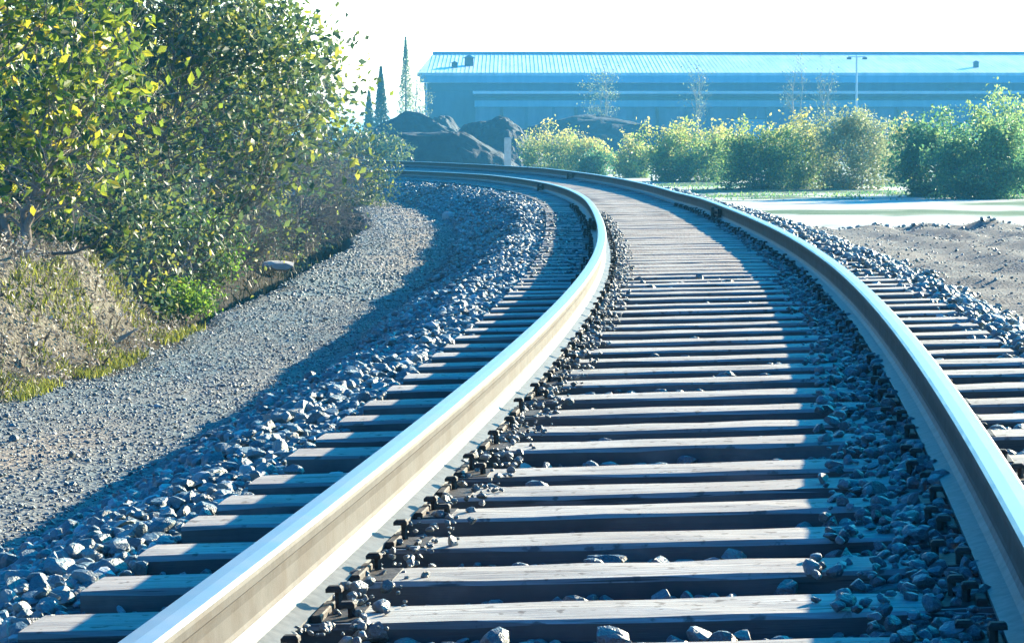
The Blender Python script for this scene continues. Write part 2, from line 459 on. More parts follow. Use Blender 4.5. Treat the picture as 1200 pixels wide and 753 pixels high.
# ---------------------------------------------------------------- rails
def sweep(profile, t0, s0, s1, step=0.25, head=0.0):
    """profile: list of (across, up); swept along the track at offset t0"""
    ss = np.arange(s0, s1 + 1e-6, step)
    P = np.array(profile); k = len(P)
    X, Y, th, c, z = tr(ss)
    bz = z + c * (t0 / 1.505 + 0.5)
    V = np.zeros((len(ss), k, 3))
    t = t0 + P[:, 0]
    V[:, :, 0] = X[:, None] + t[None] * np.cos(th)[:, None]
    V[:, :, 1] = Y[:, None] - t[None] * np.sin(th)[:, None]
    V[:, :, 2] = bz[:, None] + P[None, :, 1]
    i = np.arange(len(ss) * k).reshape(len(ss), k)
    a = i[:-1]; b = i[1:]
    F = np.stack([a, np.roll(a, -1, 1), np.roll(b, -1, 1), b], -1).reshape(-1, 4)
    return V.reshape(-1, 3), F[:, ::-1]
def rail(t0, label):
    root = empty('rail', tuple(place(5.0, t0)))
    tag(root, label, 'rail', 'pair of running rails')
    inv = root.location.copy()
    def part(name, prof, mat):
        V, F = sweep(prof, t0, -2, 125)
        V = V - np.array(inv)
        return mesh_np(name, V, F, mat, root)
    # foot, web, head
    part('foot', [(-.070, .004), (.070, .004), (.070, .013), (.032, .025), (.019, .036), (.0135, .050), (-.0135, .050), (-.019, .036), (-.032, .025), (-.070, .013)], M_FOOT)
    part('web', [(-.013, .0505), (.013, .0505), (.010, .06), (.009, .10), (.013, .130), (-.013, .130), (-.009, .10), (-.010, .06)], M_DUSTY)
    part('head', [(-.015, .1305), (.015, .1305), (.034, .139), (.037, .144), (.0375, .159), (.0355, .167), (.028, .1740), (.0, .1758), (-.028, .1740), (-.0355, .167), (-.0375, .159), (-.037, .144), (-.034, .139)], M_HEAD)
    hd = root.children[-1] if False else bpy.context.scene.objects.get('head') if t0 < 0 else bpy.context.scene.objects.get('head.001')
    hd.data.materials.append(M_DUSTY)
    nrm = np.zeros(len(hd.data.polygons) * 3); hd.data.polygons.foreach_get('normal', nrm)
    cen = np.zeros(len(hd.data.polygons) * 3); hd.data.polygons.foreach_get('center', cen)
    hd.data.polygons.foreach_set('material_index', (nrm.reshape(-1, 3)[:, 2] < .40).astype(np.int32))
    return root
r1 = rail(-0.7525, 'long brightly lit inner rail sweeping from the lower left corner up through the bend')
r2 = rail(0.7525, 'outer rail showing its dark shaded side, running from the right edge round the bend')
def clamp(root, t0, s, side):
    X, Y, th, c, z = tr(s); th = float(th)
    mb = MB()
    M = Matrix.Translation(Vector(tuple(place(s, t0))) - root.location) @ Matrix.Rotation(-th, 4, 'Z')
    x = .020 * side
    mb.box(min(x, x + .040 * side), max(x, x + .040 * side), -.30, .30, .036, .128, M, .006)
    o = mb.build('joint_bar', M_IRON, root)
    for k in range(4):
        b = MB(); y = -.22 + .147 * k
        p = [M @ Vector((x + .038 * side, y, .082)), M @ Vector((x + .062 * side, y, .082))]
        b.tube(p, [.016, .016], 6)
        b.build('bolt', M_IRON, o)
    m2 = MB(); m2.box(min(x, x + .07 * side), max(x, x + .07 * side), .34, .46, -.02, .135, M, .01)
    m2.build('bond_box', M_IRON, root)
clamp(r1, -0.7525, 23.5, -1); clamp(r1, -0.7525, 46, -1)
clamp(r2, 0.7525, 27.0, -1); clamp(r2, 0.7525, 55, -1)

# ---------------------------------------------------------------- sleepers
def sleeper_bm(seed):
    q = random.Random(seed); mb = MB(); n = 14; Lh, Wh, H = 1.29, .103, .155
    secs = []
    for i in range(n + 1):
        x = -Lh + 2 * Lh * i / n
        d = lambda a: q.uniform(-a, a)
        b = .008 + q.random() * .005
        secs.append([(x, -Wh + d(.004), -H), (x, -Wh + d(.004), -b + d(.003)), (x, -Wh + b + d(.003), d(.002)), (x, 0, .002 + d(.002)),
                     (x, Wh - b + d(.003), d(.002)), (x, Wh + d(.004), -b + d(.003)), (x, Wh + d(.004), -H)])
    vs = [p for s_ in secs for p in s_]; k = 7; fs = []
    for i in range(n):
        for j in range(k):
            fs.append((i * k + j, i * k + (j + 1) % k, (i + 1) * k + (j + 1) % k, (i + 1) * k + j)[::-1])
    fs.append(tuple(range(k))); fs.append(tuple(n * k + j for j in range(k))[::-1])
    mb.add(vs, fs)
    return mb
def flip_ok(o):
    import bmesh
    b = bmesh.new(); b.from_mesh(o.data); bmesh.ops.recalc_face_normals(b, faces=b.faces); b.to_mesh(o.data); b.free()
def make_sleeper(seed):
    q = random.Random(seed + 50)
    root = empty('sleeper', (0, 0, 0))
    o = sleeper_bm(seed).build('timber', M_SLEEP, root); flip_ok(o)
    for sx in (-1, 1):
        c = sx * .7525
        p = MB(); p.box(c - .17, c + .17, -.085, .085, -.012, .0035, None, .004)
        p.box(c - .095, c - .073, -.085, .085, .0035, .017, None, .003); p.box(c + .073, c + .095, -.085, .085, .0035, .017, None, .003)
        pl = p.build('tie_plate', M_IRON, root)
        for (dx, dy) in ((-.105, -.05), (.105, .05), (-.145, .05), (.145, -.05)):
            s_ = MB(); x = c + dx + q.uniform(-.012, .012); dy += q.uniform(-.02, .02); up = q.uniform(-.012, .010); lean = -1 if dx > 0 else 1
            if abs(dx) > .12 and q.random() < .45: continue
            s_.tube([(x, dy, -.05), (x, dy, .034 + up)], [.009, .009], 6)
            s_.box(x - .017 + .008 * lean, x + .017 + .008 * lean, dy - .013, dy + .013, .030 + up, .043 + up, None, .005)
            s_.build('spike', M_IRON, pl)
    return root
protos = [make_sleeper(k) for k in range(7)]
used = [False] * 7
def copy_tree(o, parent=None):
    c = o.copy(); col.objects.link(c)
    if parent: c.parent = parent
    for ch in list(kids[o.name]): copy_tree(ch, c)
    return c
kids = {}
for o in list(bpy.data.objects): kids[o.name] = [c for c in o.children]
ROWS = [714, 669, 629, 596, 570, 547.5, 518.6, 497, 480, 461, 443, 430, 418, 407, 397, 387.5, 378.7, 370, 362, 354.7, 348, 342]
sa = np.arange(1.5, 30, .01); Pa = place(sa, 0.0); ra = HZ + (CZ - Pa[:, 2]) * FPX / Pa[:, 1]
sl = [float(np.interp(-v, -ra, sa)) for v in ROWS]
sl = [sl[0] - 2 * .46, sl[0] - .46] + sl
print('spacing', np.round(np.diff(sl), 2))
while sl[-1] < 96: sl.append(sl[-1] + .487 + rnd.uniform(-.03, .03))
ORD = ['nearest', 'second', 'third', 'fourth', 'fifth', 'sixth', 'seventh', 'eighth', 'ninth', 'tenth', 'eleventh', 'twelfth', 'thirteenth', 'fourteenth', 'fifteenth', 'sixteenth', 'seventeenth', 'eighteenth', 'nineteenth', 'twentieth']
sleeper_places = []
GAP = [4.95]
simple = None
vis = -1
for i, s in enumerate(sl):
    X, Y, th, c, z = [float(v) for v in tr(s)]
    if Y < 4.0: continue
    vis += 1
    near = s < 34
    if near:
        k = rnd.randrange(7)
        if not used[k]: o = protos[k]; used[k] = True
        else: o = copy_tree(protos[k])
    else:
        if simple is None:
            simple = sleeper_bm(99).build('sleeper', M_SLEEP); flip_ok(simple); o = simple
        else:
            o = simple.copy(); col.objects.link(o)
    t_off = rnd.uniform(-.05, .05)
    P = place(s, 0.0)
    dz = rnd.uniform(-.006, .002)
    o.location = (float(P[0]) , float(P[1]), float(P[2]) + dz)
    o.rotation_euler = (rnd.uniform(-.01, .01), -math.atan(c / 1.505), -th + rnd.uniform(-.006, .006))
    sleeper_places.append(s)
    if vis < 20:
        lab = ('weathered timber sleeper nearest the bottom edge of the photo' if vis == 0 else
               '%s weathered timber sleeper up from the bottom edge of the photo' % ORD[vis])
    elif near: lab = 'weathered timber sleeper past the nearest twenty, before the bend tightens'
    else: lab = 'distant weathered timber sleeper in the far half of the bend'
    tag(o, lab, 'sleeper', 'timber sleepers under the two rails')

# ---------------------------------------------------------------- stones
ph = (1 + 5 ** .5) / 2
ICO_V = np.array([(-1, ph, 0), (1, ph, 0), (-1, -ph, 0), (1, -ph, 0), (0, -1, ph), (0, 1, ph), (0, -1, -ph), (0, 1, -ph), (ph, 0, -1), (ph, 0, 1), (-ph, 0, -1), (-ph, 0, 1)]) / math.hypot(1, ph)
ICO_F = np.array([(0, 11, 5), (0, 5, 1), (0, 1, 7), (0, 7, 10), (0, 10, 11), (1, 5, 9), (5, 11, 4), (11, 10, 2), (10, 7, 6), (7, 1, 8), (3, 9, 4), (3, 4, 2), (3, 2, 6), (3, 6, 8), (3, 8, 9), (4, 9, 5), (2, 4, 11), (6, 2, 10), (8, 6, 7), (9, 8, 1)])
def rand_rot(n):
    q = rng.normal(size=(n, 4)); q /= np.linalg.norm(q, axis=1)[:, None]
    w, x, y, z = q.T
    return np.stack([1 - 2 * (y * y + z * z), 2 * (x * y - z * w), 2 * (x * z + y * w), 2 * (x * y + z * w), 1 - 2 * (x * x + z * z), 2 * (y * z - x * w), 2 * (x * z - y * w), 2 * (y * z + x * w), 1 - 2 * (x * x + y * y)], -1).reshape(n, 3, 3)
def _subdiv():
    V = [tuple(v) for v in ICO_V]; F = []; mid = {}
    def m(i, j):
        k = (min(i, j), max(i, j))
        if k not in mid:
            p = (np.array(V[i]) + np.array(V[j])) / 2; p /= np.linalg.norm(p); V.append(tuple(p)); mid[k] = len(V) - 1
        return mid[k]
    for x, y, z in ICO_F:
        a_, b_, c_ = m(x, y), m(y, z), m(z, x)
        F += [(x, a_, c_), (y, b_, a_), (z, c_, b_), (a_, b_, c_)]
    return np.array(V), np.array(F)
ICO2_V, ICO2_F = _subdiv()
def stone_block(P, rad, BV, BF, ncut):
    n = len(P); k = len(BV)
    V = np.repeat(BV[None], n, 0) * rng.uniform(.94, 1.06, (n, k, 1))
    for c in range(ncut):                                  # flat broken faces
        d = rng.normal(size=(n, 3)); d /= np.linalg.norm(d, axis=1)[:, None]
        h = rng.uniform(.38, .80, n)
        over = np.maximum(np.einsum('nkj,nj->nk', V, d) - h[:, None], 0)
        V = V - over[:, :, None] * d[:, None, :] * .97
    V = V * rng.uniform(.62, 1.25, (n, 1, 3))
    V = np.einsum('nij,nkj->nki', rand_rot(n), V) * rad[:, None, None]
    V[:, :, 2] *= 0.76
    V = V + P[:, None, :]
    return V.reshape(-1, 3), (BF[None] + (np.arange(n) * k)[:, None, None]).reshape(-1, 3)
def stones(name, P, rad, mat, parent=None, near=13.0):
    tint = np.clip(rng.beta(1.3, 1.9, len(P)), 0, 1)
    nr = (P[:, 1] < near) & (rad > .012)
    V1, F1 = stone_block(P[nr], rad[nr], ICO2_V, ICO2_F, 7)
    V2, F2 = stone_block(P[~nr], rad[~nr], ICO_V, ICO_F, 3)
    t = np.r_[np.repeat(tint[nr], 42), np.repeat(tint[~nr], 12)]
    return mesh_np(name, np.r_[V1, V2], np.r_[F1, F2 + len(V1)], mat, parent, {'tint': ('POINT', t)})
def scatter(s0, s1, t0, t1, dens, r0, r1, lift=0.3, fade=None):
    n = int((s1 - s0) * (t1 - t0) * dens)
    s = rng.uniform(s0, s1, n); t = rng.uniform(t0, t1, n)
    if fade is not None:
        k = rng.random(n) < fade(s, t); s = s[k]; t = t[k]; n = len(s)
    P = place(s, t)
    g_ = ground(P[:, 0], P[:, 1], s, t)
    r = r0 * (r1 / r0) ** (rng.random(n) ** 1.5)
    P[:, 2] = g_ + r * rng.uniform(lift - .35, lift + .35, n)
    return P, r, s, t
SP = np.array(sleeper_places)
def off_sleeper(s, r): 
    d = np.min(np.abs(s[:, None] - SP[None]), 1)
    return d > 0.103 + r * 0.75
A = []
def addset(*a, **k):
    P, r, s, t = scatter(*a, **k); A.append((P, r, s, t))
# left shoulder: big pale stones
addset(2.2, 14, -2.5, -1.33, 1150, .013, .041)
addset(14, 32, -2.5, -1.33, 560, .018, .042)
addset(32, 60, -2.55, -1.3, 150, .03, .06)
addset(60, 100, -2.55, -1.3, 90, .035, .07)
addset(2.2, 14, -2.4, -1.35, 9, .042, .054)
# right shoulder
wr = lambda s: np.interp(s, [0, 14, 30, 50, 70], [2.15, 2.25, 2.7, 3.5, 4.5])
fr = lambda s, t: np.clip((wr(s) + .2 - t) / .5, 0, 1)
addset(2.2, 30, 1.3, 3.2, 330, .018, .048, fade=fr)
addset(30, 62, 1.3, 5.5, 90, .03, .06, fade=fr)
addset(62, 95, 1.3, 5.5, 40, .04, .07, fade=fr)
# in among the sleeper ends
P, r, s, t = scatter(2.2, 40, -1.38, -1.24, 150, .014, .030); P[:, 2] += .015; A.append((P, r, s, t))
P, r, s, t = scatter(2.2, 30, -1.33, -.84, 110, .014, .028); k = off_sleeper(s, r); A.append((P[k], r[k], s[k], t[k]))
P, r, s, t = scatter(2.2, 40, .84, 1.36, 260, .02, .045); k = off_sleeper(s, r); A.append((P[k], r[k], s[k], t[k]))
P, r, s, t = scatter(2.2, 40, 1.18, 1.4, 160, .018, .035); P[:, 2] += .03; A.append((P, r, s, t))
P = np.concatenate([a[0] for a in A]); r = np.concatenate([a[1] for a in A])
tag(stones('ballast_stones', P, r, M_STONE), 'loose grey ballast stones along both shoulders of the track', 'ballast', kind='stuff')
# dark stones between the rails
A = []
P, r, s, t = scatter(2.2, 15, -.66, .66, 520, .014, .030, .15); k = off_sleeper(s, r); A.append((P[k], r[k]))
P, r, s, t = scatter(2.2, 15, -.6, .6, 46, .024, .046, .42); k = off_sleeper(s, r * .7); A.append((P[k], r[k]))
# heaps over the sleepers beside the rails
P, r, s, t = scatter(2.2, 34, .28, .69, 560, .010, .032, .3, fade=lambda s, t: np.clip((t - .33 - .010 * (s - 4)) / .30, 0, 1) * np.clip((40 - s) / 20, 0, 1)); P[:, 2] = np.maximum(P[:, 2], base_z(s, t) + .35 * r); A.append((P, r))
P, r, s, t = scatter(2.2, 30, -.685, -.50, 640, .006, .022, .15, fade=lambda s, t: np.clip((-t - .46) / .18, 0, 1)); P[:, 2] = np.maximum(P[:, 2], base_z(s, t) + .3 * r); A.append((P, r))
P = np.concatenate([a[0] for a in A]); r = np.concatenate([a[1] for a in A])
tag(stones('dark_ballast', P, r, M_DSTONE), 'dark ballast stones between the rails and sleepers', 'ballast', kind='stuff')
# fine gravel on the strip left of the track, clods on the dirt to the right
A = []
for (a, b, d, r0, r1_) in ((6, 22, 900, .004, .015), (22, 45, 170, .010, .026), (45, 75, 60, .016, .036)):
    P, r, s, t = scatter(a, b, -4.2, -2.45, d, r0, r1_, .3); A.append((P, r))
for (a, b, d, r0, r1_) in ((14, 46, 26, .008, .03),):
    P, r, s, t = scatter(a, b, 2.3, 11, d, r0, r1_, .2); A.append((P, r))
P, r, s, t = scatter(8, 24, -4.3, -2.8, 4, .018, .032, .3); A.append((P, r))
P, r, s, t = scatter(42, 47, 4.8, 13, 12, .03, .09, .1); A.append((P, r))
P = np.concatenate([a[0] for a in A]); r = np.concatenate([a[1] for a in A])
tag(stones('loose_gravel', P, r, M_PEB), 'fine pale gravel and clods scattered beside the track bed', 'gravel', kind='stuff')

# single stones and slabs that stand out
def rock(name, loc, size, mat, label, cat, rz=0.0, seed=1):
    q = np.random.default_rng(seed)
    import bmesh
    b = bmesh.new(); bmesh.ops.create_icosphere(b, subdivisions=2, radius=1.0)
    for v in b.verts:
        n = v.co.normalized(); k = 1 + 0.16 * math.sin(3 * n.x + seed) * math.cos(4 * n.y + 2 * seed) + q.uniform(-.05, .05)
        p = n * k
        v.co = Vector((max(-.8, min(.8, p.x)) * size[0], max(-.8, min(.8, p.y)) * size[1], max(-.8, min(.75, p.z)) * size[2]))
    me = bpy.data.meshes.new(name); b.to_mesh(me); b.free(); me.materials.append(mat)
    o = bpy.data.objects.new(name, me); o.location = loc; o.rotation_euler = (0, 0, rz); col.objects.link(o)
    return tag(o, label, cat)
X, Y, Z = pix(325, 36); rock('stone_slab', (X, Y, Z + .16), (.27, .30, .09), M_CONC, 'pale flat stone slab lying in the shade below the bare thicket', 'slab', .3, 3)
X, Y, Z = pix(526, 50); rock('stone', (X, Y, Z + .09), (.15, .14, .11), M_CONC, 'single pale stone on the shaded ballast slope inside the bend', 'stone', .7, 5)

# ---------------------------------------------------------------- foliage
def leaf_mesh(name, P, size, mat, parent, tint, inv=(0, 0, 0), updir=0.3, slim=0.6):
    n = len(P)
    Rm = rand_rot(n)
    base = np.array([(0, -.5, 0), (.5 * slim, -.05, .08), (0, .55, 0), (-.5 * slim, -.05, .08)])
    V = np.einsum('nij,kj->nki', Rm, base) * size[:, None, None] + (P - np.array(inv))[:, None, :]
    F = np.arange(n * 4).reshape(n, 4)
    return mesh_np(name, V.reshape(-1, 3), F, mat, parent, {'tint': ('FACE', tint)})
def tubes(name, paths, mat, parent, inv, sides=4):
    """paths: list of (pts (k,3), rads (k,))"""
    Vs = []; Fs = []; n0 = 0
    for pts, rads in paths:
        pts = np.asarray(pts) - np.array(inv); k = len(pts)
        d = np.gradient(pts, axis=0); d /= np.linalg.norm(d, axis=1)[:, None] + 1e-9
        a = np.cross(d, (0.31, 0.9, 0.25)); a /= np.linalg.norm(a, axis=1)[:, None] + 1e-9
        b = np.cross(d, a)
        ang = np.arange(sides) * 2 * math.pi / sides
        V = pts[:, None] + (a[:, None] * np.cos(ang)[None, :, None] + b[:, None] * np.sin(ang)[None, :, None]) * np.asarray(rads)[:, None, None]
        i = np.arange(k * sides).reshape(k, sides) + n0
        Fs.append(np.stack([i[:-1], np.roll(i[:-1], -1, 1), np.roll(i[1:], -1, 1), i[1:]], -1).reshape(-1, 4))
        Vs.append(V.reshape(-1, 3)); n0 += k * sides
    return mesh_np(name, np.concatenate(Vs), np.concatenate(Fs), mat, parent, smooth=True)
def bush(name, label, cat, base, height, rx, ry, mats, group=None, stems=5, tips=60, sub=6, nleaf=3000, leaf=.08, spread=.25,
         low=.15, trunk_r=.03, tintf=None, bark=None, sway=(0, 0), seed=0, slim=.6, sub_len=None, cz=None, leafy_top=0.0, part='crown'):
    global rng
    keep = rng; rng = np.random.default_rng(1000 + seed)
    root = empty(name, base); tag(root, label, cat, group)
    B = np.array(base, float)
    # envelope sampling, lumpy
    c = B + np.array([sway[0], sway[1], height * (low + 1) / 2 if cz is None else cz])
    hz = height * (1 - low) / 2
    u = rng.normal(size=(tips, 3)); u /= np.linalg.norm(u, axis=1)[:, None]
    rr = rng.uniform(.35, 1.0, tips) ** .55
    lump = 1 + .16 * np.sin(u[:, 0] * 4 + seed) * np.cos(u[:, 2] * 5 + seed * 2) + .1 * rng.normal(size=tips)
    T = c + u * (rr * lump)[:, None] * np.array([rx, ry, hz])
    gzt = B[2] + .08
    T[:, 2] = np.maximum(T[:, 2], gzt)
    paths = []; leaves = []
    stem_b = B + np.c_[rng.normal(0, .06 * rx, (stems, 2)), np.zeros(stems)]
    stem_t = c + rng.normal(0, .3, (stems, 3)) * np.array([rx, ry, hz])
    nodes = []
    for i in range(stems):
        tt = np.linspace(0, 1, 7)[:, None]
        p = stem_b[i] * (1 - tt) + stem_t[i] * tt + rng.normal(0, .03, (7, 3)) * height * tt * (1 - tt) * 2
        p[:, :2] += (stem_t[i, :2] - stem_b[i, :2]) * (tt ** 1.7 - tt) * .5
        p[0, 2] -= .05
        rad = trunk_r * np.linspace(1, .35, 7); paths.append((p, rad)); nodes += [(p[k], rad[k]) for k in range(1, 7)]
    NP = np.array([n_[0] for n_ in nodes]); NR = np.array([n_[1] for n_ in nodes])
    sl_ = sub_len or (.28 * min(rx, hz) + .1)
    for i in range(tips):
        d = np.linalg.norm(NP - T[i], axis=1) + (NP[:, 2] > T[i, 2]) * .3 * height
        j = rng.choice(np.argsort(d)[:4]); a = NP[j]; tt = np.linspace(0, 1, 5)[:, None]
        p = a * (1 - tt) + T[i] * tt + rng.normal(0, .05, (5, 3)) * np.linalg.norm(T[i] - a) * np.sin(tt * math.pi)
        p[:, 2] += .10 * np.linalg.norm(T[i] - a) * np.sin(tt[:, 0] * math.pi)
        r0 = min(NR[j] * .6, trunk_r * .5); paths.append((p, r0 * np.linspace(1, .25, 5)))
        for k in range(sub):
            q = p[rng.integers(2, 5)]; dd = rng.normal(size=3) + (T[i] - c) / max(rx, hz) * .8; dd[2] += .25; dd /= np.linalg.norm(dd)
            ln = sl_ * rng.uniform(.5, 1.3)
            e_ = q + dd * ln; m_ = (q + e_) / 2 + rng.normal(0, .06, 3) * ln
            paths.append((np.array([q, m_, e_]), r0 * np.array([.28, .18, .08])))
            leaves.append((q, e_))
    tubes('branches', paths, bark or M_BARK, root, B)
    if nleaf:
        Q = np.array([l[0] for l in leaves]); E_ = np.array([l[1] for l in leaves])
        w = np.ones(len(Q)) * (0.25 + rng.random(len(Q)) ** 1.5)
        if leafy_top: w *= np.clip((E_[:, 2] - B[2]) / height, .02, 1) ** leafy_top
        k = rng.choice(len(Q), nleaf, p=w / w.sum())
        f = rng.random(nleaf)[:, None] ** .7
        P = Q[k] * (1 - f) + E_[k] * f + rng.normal(0, spread * sl_, (nleaf, 3))
        P[:, 2] = np.maximum(P[:, 2], B[2] + .03)
        tb = rng.random(len(Q))[k] * .5 + rng.random(nleaf) * .5
        if tintf is not None: tb = tintf(P, tb, B, c)
        leaf_mesh(part, P, leaf * rng.uniform(.6, 1.25, nleaf), mats, root, np.clip(tb, 0, 1), B, slim=slim)
    rng = keep
    return root

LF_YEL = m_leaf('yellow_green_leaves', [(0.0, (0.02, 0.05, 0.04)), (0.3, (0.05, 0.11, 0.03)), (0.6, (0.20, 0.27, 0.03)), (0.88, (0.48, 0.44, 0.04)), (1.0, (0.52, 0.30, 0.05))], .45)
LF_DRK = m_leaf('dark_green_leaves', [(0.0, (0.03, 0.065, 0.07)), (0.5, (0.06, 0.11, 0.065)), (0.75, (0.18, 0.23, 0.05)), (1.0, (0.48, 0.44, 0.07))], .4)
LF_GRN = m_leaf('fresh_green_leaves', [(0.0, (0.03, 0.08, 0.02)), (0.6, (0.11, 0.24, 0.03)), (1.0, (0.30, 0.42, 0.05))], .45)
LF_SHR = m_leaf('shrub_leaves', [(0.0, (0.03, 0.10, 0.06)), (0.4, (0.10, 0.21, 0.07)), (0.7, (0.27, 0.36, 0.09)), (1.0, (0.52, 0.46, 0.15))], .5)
LF_TEAL = m_leaf('deep_green_shrub_leaves', [(0.0, (0.03, 0.11, 0.07)), (0.6, (0.10, 0.24, 0.10)), (1.0, (0.32, 0.42, 0.13))], .5)
LF_PALE = m_leaf('pale_sparse_leaves', [(0.0, (0.10, 0.15, 0.07)), (1.0, (0.34, 0.37, 0.18))], .4)
LF_CON = m_leaf('conifer_needles', [(0.0, (0.02, 0.05, 0.04)), (1.0, (0.05, 0.10, 0.06))], .2)

def lb(px, Y, **k): return pix(px, Y)
GRP = 'trees and bushes on the left bank'
bush('broadleaf_tree', 'yellow-green leafy tree at the left edge above the dry grass bank', 'tree', pix(15, 19.5), 3.2, 1.35, 1.1, LF_YEL, GRP,
     bark=M_TWIG,
     stems=5, tips=130, sub=9, nleaf=6800, leaf=.095, low=.0, leafy_top=.9, trunk_r=.045, seed=1, sub_len=.38, sway=(-.1, 0))
bush('broadleaf_tree', 'tall dark-leaved tree filling the top left, its outer leaves against the white sky', 'tree', pix(165, 27), 4.0, 1.95, 1.4, LF_DRK, GRP,
     bark=M_TWIG,
     stems=6, tips=200, sub=11, nleaf=7000, leafy_top=1.6, leaf=.11, low=.08, trunk_r=.04, seed=2, sub_len=.45, sway=(.3, 0), tintf=lambda P, t, B, c: t * .85 + .17)
bush('broadleaf_tree', 'dark-leaved tree behind the others, upper middle of the left bank', 'tree', pix(60, 31), 4.2, 2.3, 1.6, LF_DRK, GRP,
     stems=6, tips=150, sub=7, nleaf=9000, leaf=.11, low=.05, trunk_r=.06, seed=3, sub_len=.5)
bush('broadleaf_tree', 'tree with scattered yellow leaves reaching out farthest right over the bank', 'tree', pix(262, 37), 4.2, 1.60, 1.2, LF_YEL, GRP, bark=M_TWIG,
     stems=5, tips=130, sub=10, nleaf=4200, leafy_top=.8, leaf=.11, low=.30, trunk_r=.04, seed=4, sub_len=.46, sway=(.30, 0), tintf=lambda P, t, B, c: t * .85)
bush('thicket', 'bare grey thicket of twigs at the right end of the left bank', 'bush', pix(350, 44), 2.2, 1.45, 1.1, LF_DRK, GRP,
     stems=12, tips=320, sub=13, nleaf=600, leaf=.07, low=.0, trunk_r=.025, seed=5, bark=M_TWIG, sub_len=.42)
bush('thicket', 'bare twiggy thicket in front of the ditch, below the dark-leaved tree', 'bush', pix(262, 34), 1.5, 1.25, .7, LF_DRK, GRP,
     stems=9, tips=240, sub=13, nleaf=900, leaf=.06, low=.0, trunk_r=.02, seed=6, bark=M_TWIG, sub_len=.32)
bush('thicket', 'low tangle of dark bramble between the green shrub and the bare thicket', 'bush', pix(300, 37), 1.15, 1.2, .6, LF_DRK, GRP,
     stems=9, tips=150, sub=10, nleaf=900, leaf=.06, low=-.1, trunk_r=.015, seed=16, sub_len=.26)
bush('thicket', 'dark bramble mound behind the small bright green shrub', 'bush', pix(190, 27.5), 1.1, 1.15, .6, LF_DRK, GRP,
     stems=9, tips=150, sub=9, nleaf=1800, leaf=.06, low=-.1, trunk_r=.015, seed=17, sub_len=.24)
bush('shrub', 'small bright green shrub at the foot of the left bank', 'shrub', pix(212, 26.5), .50, .38, .3, LF_GRN, GRP,
     stems=6, tips=40, sub=6, nleaf=1500, leaf=.05, low=.1, trunk_r=.012, seed=7, sub_len=.14, tintf=lambda P, t, B, c: t * .6 + .4)
bush('shrub', 'green upright shrub behind the small bright green one', 'shrub', pix(238, 28), 1.15, .50, .4, LF_GRN, GRP,
     stems=5, tips=60, sub=6, nleaf=2200, leaf=.06, low=.3, trunk_r=.015, seed=8, sub_len=.22)
bush('thicket', 'dark shaded undergrowth below the tree at the left edge', 'bush', pix(70, 23.5), 1.5, 1.5, .8, LF_DRK, GRP,
     stems=8, tips=110, sub=6, nleaf=6500, leaf=.07, low=.0, trunk_r=.02, seed=9, sub_len=.3)
bush('thicket', 'dark undergrowth at the back of the bank, seen through the tree trunks', 'bush', pix(200, 38), 2.6, 2.7, 1.2, LF_DRK, GRP,
     stems=9, tips=160, sub=7, nleaf=4200, leaf=.11, low=.0, trunk_r=.03, seed=10, sub_len=.5)
bush('thicket', 'low blue-grey bushes beyond the bare thicket beside the far rails', 'bush', pix(395, 62), 2.0, 1.5, 1.2, LF_DRK, GRP,
     stems=7, tips=110, sub=7, nleaf=5000, leaf=.09, low=.0, trunk_r=.02, seed=11, bark=M_TWIG, sub_len=.4)
bush('thicket', 'dense dark hedge closing off the far left background', 'bush', pix(120, 60), 3.6, 6.2, 1.6, LF_DRK, GRP,
     stems=16, tips=260, sub=6, nleaf=16000, leaf=.16, low=.0, trunk_r=.04, seed=12, sub_len=.7)

bush('thicket', 'far dark bushes added in the gap between the leafy trees and the conifers', 'bush', pix(385, 150), 2.9, 5.5, 2.0, LF_DRK, GRP,
     stems=14, tips=200, sub=7, nleaf=9000, leaf=.26, low=-.1, trunk_r=.04, seed=18, sub_len=.7)  # bushes added to cover the bright haze along the horizon

# grasses on the bank
def blades(name, X, Y, h0, h1, wid, mat, label, cat, seed, lean=.35):
    q = np.random.default_rng(seed); n = len(X)
    z = ground(X, Y)
    h = q.uniform(h0, h1, n); a = q.uniform(0, 2 * math.pi, n); w = wid * q.uniform(.6, 1.4, n)
    d = q.normal(0, lean, (n, 2)) * h[:, None]
    P = np.stack([X, Y, z - .01], -1)
    sx = np.stack([np.cos(a) * w, np.sin(a) * w, np.zeros(n)], -1)
    mid = P + np.stack([d[:, 0] * .35, d[:, 1] * .35, h * .6], -1)
    top = P + np.stack([d[:, 0], d[:, 1], h * .95], -1)
    V = np.stack([P - sx, P + sx, mid + sx * .7, top, mid - sx * .7], 1)
    F = np.arange(n * 5).reshape(n, 5)
    return tag(mesh_np(name, V.reshape(-1, 3), F, mat, None, {'tint': ('FACE', q.random(n))}), label, cat, kind='stuff')
DRY = m_leaf('dry_grass_blades', [(0.0, (0.06, 0.055, 0.045)), (0.5, (0.18, 0.16, 0.135)), (0.85, (0.32, 0.29, 0.25)), (1.0, (0.20, 0.24, 0.06))], .2)
GRS = m_leaf('moss_grass_blades', [(0.0, (0.05, 0.07, 0.02)), (0.5, (0.16, 0.19, 0.03)), (1.0, (0.34, 0.34, 0.06))], .4)
q = np.random.default_rng(5)
n = 22000
s_ = q.uniform(9, 22, n); t_ = -q.uniform(4.2, 9, n); P = place(s_, t_)
k = (P[:, 1] < 20.4 + .5 * vnoise(P[:, 0], P[:, 1], 1.3)) & (P[:, 0] < -2.05) & (vnoise(P[:, 0], P[:, 1], 2.2) > -.65)
blades('dry_grass', P[k, 0], P[k, 1], .03, .16, .003, DRY, 'dry tan grass and weed stalks covering the left bank', 'grass', 6, .7)
n = 12000
